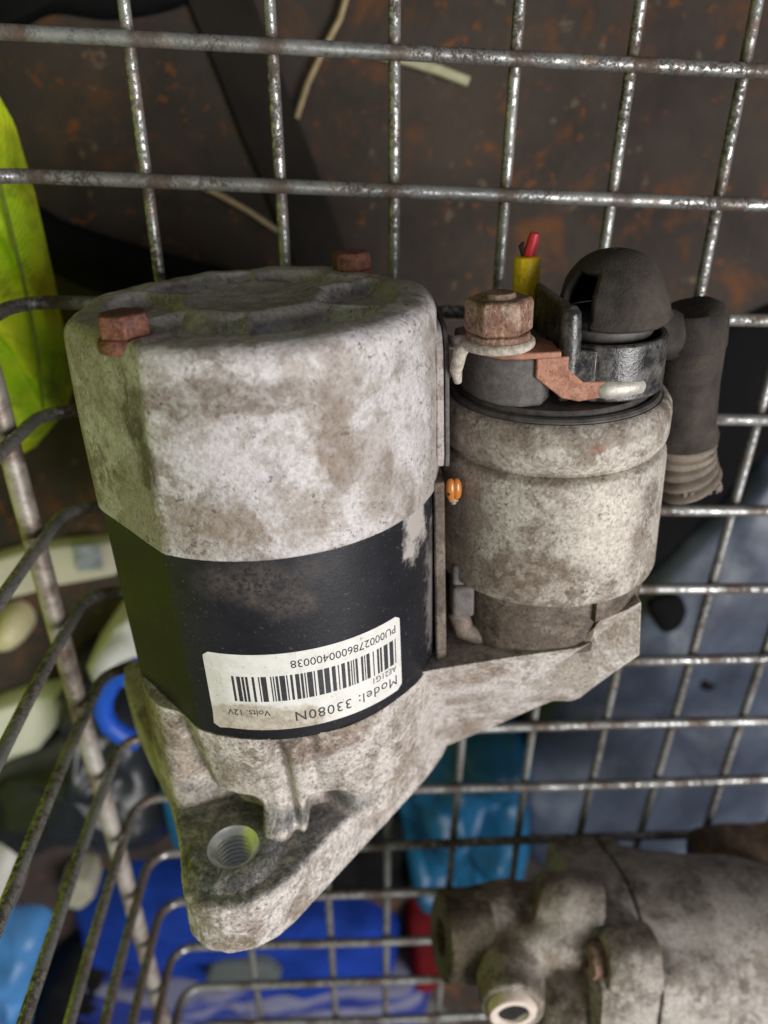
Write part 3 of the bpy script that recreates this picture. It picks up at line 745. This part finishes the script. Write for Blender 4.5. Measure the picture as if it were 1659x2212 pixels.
# ------------------------------------------------------------------ cloth-like and box-like things below and beside the basket
def pillow(name, px, zb, H, mat, label, cat, wr=0.15, wf=22.0, p=2.6, rings_n=14, aniso=(1, 1), parent=None, seed=0.0, flat=False):
    """soft or boxy thing: outline seen from above, real height H, closed underneath"""
    pts = [at(u, v, zb + H * 0.35) for u, v in px]
    c = sum(pts, Vector()) / len(pts)
    n = 96; out = []
    for j in range(n):
        t = j / n * len(pts); i = int(t); f = t - i
        p0, p1, p2, p3 = pts[i - 1], pts[i], pts[(i + 1) % len(pts)], pts[(i + 2) % len(pts)]
        q = 0.5 * ((2 * p1) + (p2 - p0) * f + (2 * p0 - 5 * p1 + 4 * p2 - p3) * f * f + (3 * p1 - p0 - 3 * p2 + p3) * f ** 3) if not flat else p1.lerp(p2, f)
        out.append(q - c)
    rings = []
    def hgt(x, y, k):
        w = fbm((x * wf * aniso[0] + seed, y * wf * aniso[1], seed * 1.7), 4)
        return H * ((1 - k ** p) ** (1 / p) if k < 1 else 0) * (1 + wr * w) + H * wr * 0.5 * w * (1 - k)
    for i in range(rings_n + 1):
        k = max(0.02, (i / rings_n) ** 0.7)
        rings.append([(c.x + o.x * k, c.y + o.y * k, zb + hgt(c.x + o.x * k, c.y + o.y * k, k)) for o in out])
    rings.append([(c.x + o.x * 0.97, c.y + o.y * 0.97, zb) for o in out])
    ob = MB().loops(rings, True, True).build(name, mat, parent, sharp=80)
    if parent is None: tag(ob, label, cat)
    return ob
def cloth_mat(name, col, var=0.3, rough=0.8, sc=0.03):
    return simple(name, col, rough, 0.0, var=var, sc=sc, bump=0.5, spec=0.12, bscale=0.35)

# hi-vis jacket hanging beside the basket
jk = empty("hi_vis_jacket", at(-60, 600, -0.06))
jk.location = (jk.location.x, jk.location.y, -0.06)
tag(jk, "bright yellow-green hi-vis work jacket hanging beside the basket's left side", "jacket")
def jparent(ob):
    ob.parent = jk; ob.location = -Vector(jk.location)
sl_px = [(-330, 60), (-120, 60), (0, 268), (48, 430), (92, 620), (124, 780), (136, 860), (122, 905), (98, 938), (52, 992), (30, 1004), (-60, 1010), (-330, 900)]
SLZ = -0.052
pts = [at(u, v, SLZ + 0.012) for u, v in sl_px]
slv = MB(); c = sum(pts, Vector()) / len(pts); rings = []
nj = 120
for i in range(19):
    k = max(0.02, (i / 18) ** 0.75); row = []
    for j in range(nj):
        t = j / nj * len(pts); a = int(t); f = t - a
        q = pts[a].lerp(pts[(a + 1) % len(pts)], f)
        x, y = c.x + (q.x - c.x) * k, c.y + (q.y - c.y) * k
        fold = 0.0042 * math.sin((x * 0.95 + y * 0.32) * 420 + 2.0 * fbm((x * 20, y * 20, 1))) + 0.007 * fbm((x * 50, y * 30, 4))
        row.append((x, y, SLZ + 0.020 * (1 - k ** 3.5) ** 0.4 + fold * (1 - k ** 6)))
    rings.append(row)
rings.append([(c.x + (p[0] - c.x) * 0.97, c.y + (p[1] - c.y) * 0.97, SLZ) for p in rings[-1]])
jparent(slv.loops(rings, True, True).build("sleeve", M_HIVIS, None, sharp=80))
sm = MB()
sm.tube([at(u, v, SLZ + 0.0225) for u, v in ((-30, 330), (0, 400), (30, 520), (62, 660), (84, 790), (92, 880))], 0.0006, 6)
jparent(sm.build("seam", simple("seam_thread", (0.16, 0.22, 0.02), 0.8), None))
bp = MB(); rw = []
for i in range(25):
    z = -0.12 + 0.5 * i / 24
    rw.append([(-0.31 - 0.04 * max(0, z - 0.05) + 0.012 * math.sin(j * 0.55 + 0.3 * i) + 0.01 * fbm((j * 0.2, i * 0.2, 2)), 0.16 - 0.55 * j / 40, z) for j in range(41)])
bp.loops(rw, closed=False)
bo = bp.build("unseen_jacket_panel", M_HIVIS, None, sharp=80); jparent(bo)  # unseen jacket part, added to bounce green light and block ambient
sd = bo.modifiers.new("solid", 'SOLIDIFY'); sd.thickness = 0.004

Z = FZ + 0.001
def strip(name, pa, pb, w, th, z, mat, label, cat, group=None):
    a, b = at(*pa, z), at(*pb, z); d = (b - a).normalized(); nrm = Vector((-d.y, d.x, 0)) * w / 2
    m = MB(); N = 14; rg = []
    for i in range(N + 1):
        q = a.lerp(b, i / N) + nrm * 0.04 * fbm((i * 0.4, pa[0] * 0.01, 1))
        rg.append([tuple(q - nrm), tuple(q + nrm), tuple(q + nrm + Vector((0, 0, th))), tuple(q - nrm + Vector((0, 0, th)))])
    ob = m.loops(rg, True, True).build(name, mat, None, bevel=th * 0.3); tag(ob, label, cat, group); return ob
M_STRAP = cloth_mat("strap_dark", (0.022, 0.018, 0.016))
strip("webbing_strap", (455, -60), (725, 640), 0.024, 0.003, Z, M_STRAP, "dark webbing strap lying on the floor behind the mesh", "strap")
M_STRAW = simple("dry_straw", (0.40, 0.30, 0.18), 0.8, var=0.3, sc=0.1, bump=0.2)
def stick(name, P, r, z, mat, label, cat, group=None):
    ob = MB().tube([at(u, v, z) for u, v in P], r, 8).build(name, mat); tag(ob, label, cat, group); return ob
stick("straw", [(752, -20), (735, 40), (700, 105), (665, 180), (641, 255)], 0.0011, Z + 0.004, M_STRAW, "longer bent straw stalk on the floor near the top edge", "straw", "straw stalks on the floor")
stick("straw", [(425, 398), (480, 424), (540, 458), (602, 500)], 0.0011, Z + 0.003, M_STRAW, "short straw stalk just below the second cross wire", "straw", "straw stalks on the floor")
stick("pale_stick", [(800, 112), (880, 130), (950, 152), (1012, 176)], 0.0020, Z + 0.004, simple("pale_stick", (0.52, 0.50, 0.33), 0.7, var=0.2), "pale stick on the floor under the topmost cross wire", "stick")
M_BLK = cloth_mat("black_fabric", (0.006, 0.006, 0.007), 0.5)
M_BLK2 = simple("black_plastic_sheet", (0.005, 0.005, 0.006), 0.8, var=0.4, sc=0.02, bump=0.2, spec=0.1)
pillow("black_cloth", [(-90, -120), (260, -140), (440, -100), (400, 5), (240, 42), (110, 30), (20, 70), (-90, 90)], FZ, 0.012, M_BLK, "black cloth on the floor in the top left corner", "cloth")
ob = MB().tube([at(u, v, FZ + 0.016) for u, v in ((40, 470), (110, 525), (190, 560), (270, 585), (360, 605), (520, 640))], lambda i: (0.009, 0.011, 0.012, 0.012, 0.011, 0.010)[i], 20).build("black_hose", M_BLK)
tag(ob, "thick black hose on the floor left of the motor's end cap", "hose")
pillow("black_sheet", [(1400, 760), (1560, 700), (1800, 640), (1800, 930), (1660, 985), (1540, 1105), (1400, 1250), (1330, 1180), (1330, 800)], FZ, 0.006, M_BLK2, "black plastic sheet under the mesh right of the rubber boot", "plastic sheet")

def m_tarp():
    m = NT("blue_grey_tarp")
    c = m.ramp(m.noise(0.012, 5, 0.55, 0.6, seed=2), [(0.36, (0.028, 0.036, 0.058)), (0.52, (0.062, 0.078, 0.115)), (0.68, (0.22, 0.25, 0.31))])
    m.bump(m.noise(0.02, 4, 0.6), 0.4, 0.006)
    return m.done(c, 0.45, 0.0, 0.4)
tp = pillow("blue_grey_tarp", [(1850, 960), (1665, 992), (1545, 1112), (1410, 1255), (1290, 1420), (1120, 1540), (1120, 1700), (1130, 1850), (1300, 1990), (1850, 1990)], FZ, 0.020, m_tarp(), "blue-grey plastic tarp under the mesh on the right", "tarp", wr=0.35, wf=14, p=5, flat=True)
bh = pillow("dark_pad", [(1400, 1305), (1430, 1288), (1470, 1290), (1484, 1320), (1470, 1355), (1437, 1372), (1415, 1345)], FZ + 0.0185, 0.005, M_BLK2, None, None, wr=0.05, parent=tp)  # solid black pad painted in for the darkness of a hole
bh2 = pillow("dark_pad", [(1508, 1465), (1525, 1458), (1545, 1480), (1530, 1492), (1512, 1485)], FZ + 0.0185, 0.004, M_BLK2, None, None, wr=0.05, parent=tp)
M_TEAL = simple("teal_plastic", (0.006, 0.10, 0.22), 0.45, var=0.35, sc=0.025, bump=0.4, bscale=0.08)
pillow("teal_bag", [(845, 1690), (900, 1610), (985, 1560), (1110, 1540), (1150, 1640), (1140, 1800), (1105, 1965), (1010, 1958), (910, 1945), (880, 1880)], FZ, 0.035, M_TEAL, "teal blue plastic bag under the mesh below the solenoid", "bag", wr=0.5, wf=26, p=4, flat=True)
pillow("dark_gap_fill", [(600, 1780), (760, 1730), (870, 1750), (905, 1850), (880, 1930), (760, 1925), (600, 1900)], FZ, 0.022, M_BLK, "black mass in the gap beside the teal bag behind the motor's flange", "bag", wr=0.3)  # plain black mound filling the dark gap by the teal bag
M_ROYAL = cloth_mat("royal_blue_cloth", (0.010, 0.040, 0.28), 0.35)
pillow("royal_blue_cloth", [(150, 1935), (260, 1890), (420, 1880), (540, 1920), (680, 1945), (800, 1975), (870, 2010), (862, 2085), (700, 2110), (500, 2105), (300, 2090), (180, 2060)], FZ, 0.030, M_ROYAL, "royal blue cloth heaped under the mesh below the flange tip", "cloth", wr=0.45, wf=20, aniso=(0.5, 2.0), p=4, flat=True)
def m_lilac():
    m = NT("lilac_striped_cloth")
    w = m.n.new("ShaderNodeTexWave"); w.bands_direction = 'Y'; w.inputs["Scale"].default_value = 0.016; w.inputs["Distortion"].default_value = 3.0; w.inputs["Detail"].default_value = 3
    m.link(m.co, w.inputs[0])
    c = m.ramp(w.outputs[1], [(0.3, (0.015, 0.030, 0.20)), (0.6, (0.075, 0.085, 0.24)), (0.85, (0.18, 0.18, 0.27))])
    m.bump(w.outputs[1], 0.6, 0.004)
    return m.done(c, 0.8, 0.0, 0.3)
pillow("lilac_shirt", [(130, 2085), (300, 2060), (480, 2075), (700, 2095), (905, 2110), (935, 2155), (915, 2205), (700, 2225), (300, 2235), (150, 2170)], FZ, 0.030, m_lilac(), "folded lilac and blue striped shirt at the bottom edge", "shirt", wr=0.45, wf=24, aniso=(0.4, 2.6), p=4, flat=True)
pillow("grey_cloth", [(120, 2225), (400, 2200), (700, 2195), (950, 2190), (1000, 2400), (100, 2420)], FZ, 0.02, cloth_mat("grey_cloth", (0.12, 0.11, 0.11)), "dull grey cloth along the bottom edge below the striped shirt", "cloth", wr=0.4, wf=18)
pillow("grey_card", [(452, 2082), (470, 2066), (560, 2066), (600, 2090), (596, 2112), (455, 2112)], FZ + 0.026, 0.010, simple("grey_card", (0.085, 0.10, 0.10), 0.7), "small dark grey pouch on the royal blue cloth under the flange tip", "pouch", wr=0.1, p=6)
pillow("red_cloth", [(880, 1970), (930, 1975), (955, 2040), (950, 2125), (905, 2130), (880, 2070)], FZ, 0.026, cloth_mat("red_cloth", (0.11, 0.004, 0.007), 0.8), "dark red cloth scrap beside the royal blue cloth", "cloth", wr=0.5)

# left-hand clutter
M_CREAM = simple("cream_card", (0.66, 0.62, 0.50), 0.7, var=0.12, sc=0.03, bump=0.1)
pk = pillow("cream_packet", [(-60, 1215), (0, 1196), (60, 1178), (150, 1168), (260, 1158), (262, 1232), (190, 1246), (120, 1258), (60, 1276), (-60, 1300)], FZ, 0.010, M_CREAM, "long cream packet with a small grey print beside the side rod", "packet", wr=0.1, p=7, flat=True)
pr = [at(u, v, FZ + 0.0118) for u, v in ((160, 1180), (212, 1174), (222, 1228), (168, 1234))]
MB().loops([[tuple(q) for q in pr], [tuple(q + Vector((0, 0, 0.0006))) for q in pr]], True, True).build("print", simple("print_grey", (0.33, 0.36, 0.42), 0.7, var=0.5, sc=0.12, bump=0), pk)
pillow("yellow_ball", [(-20, 1345), (10, 1318), (40, 1316), (62, 1335), (66, 1365), (44, 1390), (10, 1396), (-20, 1388)], FZ, 0.022, simple("cream_plastic", (0.62, 0.56, 0.33), 0.5, var=0.15), "round pale yellow ball at the left edge of the photo", "ball", wr=0.05, p=2.2)
pillow("white_tub", [(203, 1400), (262, 1312), (290, 1296), (340, 1296), (340, 1432), (270, 1446), (215, 1436)], FZ, 0.03, simple("white_plastic", (0.66, 0.65, 0.64), 0.45, var=0.08), "white plastic tub partly hidden behind the motor's left side", "tub", wr=0.03, p=9, flat=True)
pillow("cream_dish", [(-70, 1540), (0, 1512), (70, 1488), (140, 1478), (152, 1500), (138, 1545), (95, 1600), (40, 1625), (-70, 1660)], FZ, 0.016, simple("cream_lid", (0.70, 0.70, 0.58), 0.4, var=0.06), "pale cream plastic dish at the left edge below the yellow ball", "dish", wr=0.04, p=9, flat=True)
bb = pillow("black_boot", [(-40, 1700), (20, 1640), (110, 1605), (160, 1530), (150, 1450), (190, 1405), (235, 1430), (290, 1500), (340, 1600), (400, 1700), (400, 1790), (280, 1830), (100, 1810), (-40, 1800)], FZ, 0.045, simple("black_leather", (0.014, 0.017, 0.021), 0.38, var=0.5, sc=0.03, bump=0.4, bscale=0.2), "black leather boot on the floor behind the left-hand wires", "boot", wr=0.35, p=2.6)
ob = MB().tube([at(u, v, FZ + 0.055) for u, v in ((300, 1440), (268, 1452), (240, 1475), (224, 1508), (222, 1538), (236, 1566), (262, 1586), (300, 1602))], 0.0052, 14).build("blue_ring_handle", simple("blue_rubber", (0.012, 0.09, 0.55), 0.45, var=0.15))  # ring handle modelled alone, the item it belongs to is left out
tag(ob, "curved bright blue rubber ring handle beside the flange's rear lobe", "hose")
pillow("teal_packet", [(345, 1690), (370, 1680), (420, 1690), (430, 1840), (385, 1845), (360, 1780)], FZ + 0.030, 0.012, M_TEAL, "small teal packet peeking out beside the flange's left edge", "packet", wr=0.1)
pillow("white_cup", [(-50, 1840), (10, 1808), (46, 1818), (56, 1850), (44, 1910), (20, 1975), (-10, 2010), (-50, 2010)], FZ, 0.03, simple("white_cup", (0.62, 0.60, 0.58), 0.5, var=0.06), "white plastic cup at the left edge below the black boot", "cup", wr=0.04, p=2.4)
pillow("light_blue_bag", [(-60, 2010), (10, 1995), (75, 1992), (106, 2020), (98, 2090), (70, 2160), (55, 2260), (-60, 2260)], FZ, 0.035, simple("light_blue_plastic", (0.075, 0.26, 0.58), 0.4, var=0.3, sc=0.03), "light blue plastic bag in the bottom left corner", "bag", wr=0.3)
pillow("black_bag", [(95, 2130), (130, 2060), (200, 2010), (245, 2020), (250, 2120), (230, 2260), (60, 2280)], FZ, 0.028, M_BLK, "black bag next to the light blue bag in the bottom left", "bag", wr=0.3)
pillow("pale_block", [(140, 1885), (165, 1862), (205, 1865), (215, 1905), (190, 1932), (148, 1925)], FZ, 0.02, simple("pale_block", (0.40, 0.38, 0.29), 0.7), "small pale block on the floor beside the blue cloth", "block", wr=0.1, p=9, flat=True)

# ------------------------------------------------------------------ second casting lying in the basket, lower right
GY, GZ, GR = -0.322, 0.0475, 45.0
gb = empty("gearbox_casting", (0.09, GY, 0.002))
tag(gb, "grimy aluminium gearbox casting lying in the basket's lower right corner", "gearbox")
def gpart(mb, name, mat, parent=None, **k):
    ob = mb.build(name, mat, parent or gb, 0.001, **k)
    if parent is None: ob.location = (-0.09, 0, GZ - 0.002)
    return ob
def xl(prof, lobes=0.0, ph=0.0, n=160):
    """turned shape about the x axis (r, x), optionally lobed at the bolt bosses"""
    rg = []
    for r, x, lb in prof:
        row = []
        for j in range(n):
            t = 2 * PI * j / n
            q = r + lb * sum(math.exp(-((((math.degrees(t) - c + 180) % 360) - 180) / 11.0) ** 2) for c in (38, 100, 165, 230, 300))
            q += 0.5 * fbm((2.2 * math.cos(t), 2.2 * math.sin(t), x * 0.05))
            row.append((x, q * math.cos(t), q * math.sin(t)))
        rg.append(row)
    return MB().loops(rg, True, True)
gpart(xl([(30, 75.5, 2), (41, 76, 3.5), (43, 77.2, 5), (43.2, 84, 5.5), (44, 90, 6.5), (44, 96.4, 7), (43, 97, 7)]), "middle_ring", M_GEAR, sharp=50)
gpart(xl([(42, 97.7, 7), (43.8, 98.2, 7), (44.2, 103, 6.5), (43, 108, 3.5), (42.5, 122, 1.0), (42.8, 124, 0.8), (42.8, 128, 0.5), (42, 130, 0.3), (41.5, 150, 0), (38, 166, 0), (30, 177, 0), (15, 182, 0)]), "end_bell", M_GEAR, sharp=40)
gpart(xl([(42.6, 96.5, 6.2), (42.6, 98.0, 6.2)]), "joint_gasket", M_DARK)
def boss(name, a, b, r0, r1, hole, mat, parent=None, n=40, depth=10.0):
    a, b = Vector(a), Vector(b); d = (b - a).normalized(); u = d.orthogonal().normalized(); w = d.cross(u)
    def rg(p, r, am=0.35): return [tuple(p + (u * math.cos(2 * PI * k / n) + w * math.sin(2 * PI * k / n)) * (r + am * fbm((3 * math.cos(2 * PI * k / n), 3 * math.sin(2 * PI * k / n), r + a.x)))) for k in range(n)]
    m = MB().loops([rg(a, r0, 1.2), rg(a.lerp(b, 0.5), (r0 + r1) / 2, 1.0), rg(a.lerp(b, 0.93), r1, 0.6), rg(b, r1 - 1.0), rg(b, hole, 0), rg(b - d * min(depth, (b - a).length * 0.8), hole * 0.95, 0)], True, True)
    return gpart(m, name, mat, parent, sharp=45)
# front casting: lugs and webs that run into one another
fc = MB()
def vtube(P, R, n=28): fc.tube(P, lambda i: R[i], n)
vtube([(80, 0, 0), (66, 4, 0), (58, 8, 0)], (38, 35, 26))
vtube([(70, 20, -4), (46, 27, 0), (33, 29, 3)], (18, 17.5, 16.0))
vtube([(54, 24, -10), (49, 29, 8), (45.5, 32, 32.5)], (16, 13.5, 11.2))
vtube([(40, 30, 4), (58, 36, 10), (76, 36, 12)], (10, 9, 9))
vtube([(82, 40, 4), (68, 43, 1), (60, 44, -2)], (12, 12, 9))
fco = gpart(fc, "front_casting", cast("front_casting_aluminium", (0.36, 0.32, 0.28), (0.235, 0.195, 0.155), (0.075, 0.056, 0.040), 66.0, speck=0.6, bump=0.9, metal=0.1, lo=0.36, hi=0.62, grime=0.8), recalc=True, sharp=180)
rmx = fco.modifiers.new("fuse", 'REMESH'); rmx.mode = 'VOXEL'; rmx.voxel_size = 0.0011; rmx.use_smooth_shade = True
smx = fco.modifiers.new("soften", 'SMOOTH'); smx.factor = 0.5; smx.iterations = 9
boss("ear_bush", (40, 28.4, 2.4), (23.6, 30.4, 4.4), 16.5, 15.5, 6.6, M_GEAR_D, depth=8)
M_BUSH = simple("bushing_bronze", (0.86, 0.72, 0.63), 0.5, 0.15, var=0.2, sc=0.3, bump=0.2)
bsh = gpart(MB().lathe([(5.2, 20), (5.2, 33.5), (5.7, 34.4), (8.0, 34.4), (8.5, 33.4), (8.5, 30)], (45.5, 32), 48), "bushing", M_BUSH, sharp=35)
gpart(MB().lathe([(5.25, 33.3), (0.3, 33.2)], (45.5, 32), 32), "bore_shade_disc", M_DARK, bsh)  # dark disc just below the rim paints the shade inside the bore
boss("bolt_boss", (97, 37, 20), (79, 38.5, 20.5), 12.5, 11.0, 7.2, M_GEAR, depth=3)
boss("bolt_head", (84, 38, 20), (74, 39, 20.7), 6.4, 6.2, 2.0, M_NUT)

# rusty lump behind the casting, at the right edge
rl = pillow("rusty_block", [(1505, 1850), (1550, 1826), (1640, 1822), (1760, 1835), (1760, 2060), (1640, 2010), (1560, 1975), (1510, 1930)], 0.002, 0.030, cast("rusty_lump", (0.13, 0.085, 0.055), (0.075, 0.048, 0.034), (0.035, 0.024, 0.018), 91.0, speck=0.6, bump=1.0, metal=0.0), "dark brown rusty block behind the gearbox casting at the right edge", "metal block", wr=0.25, wf=40, p=6)
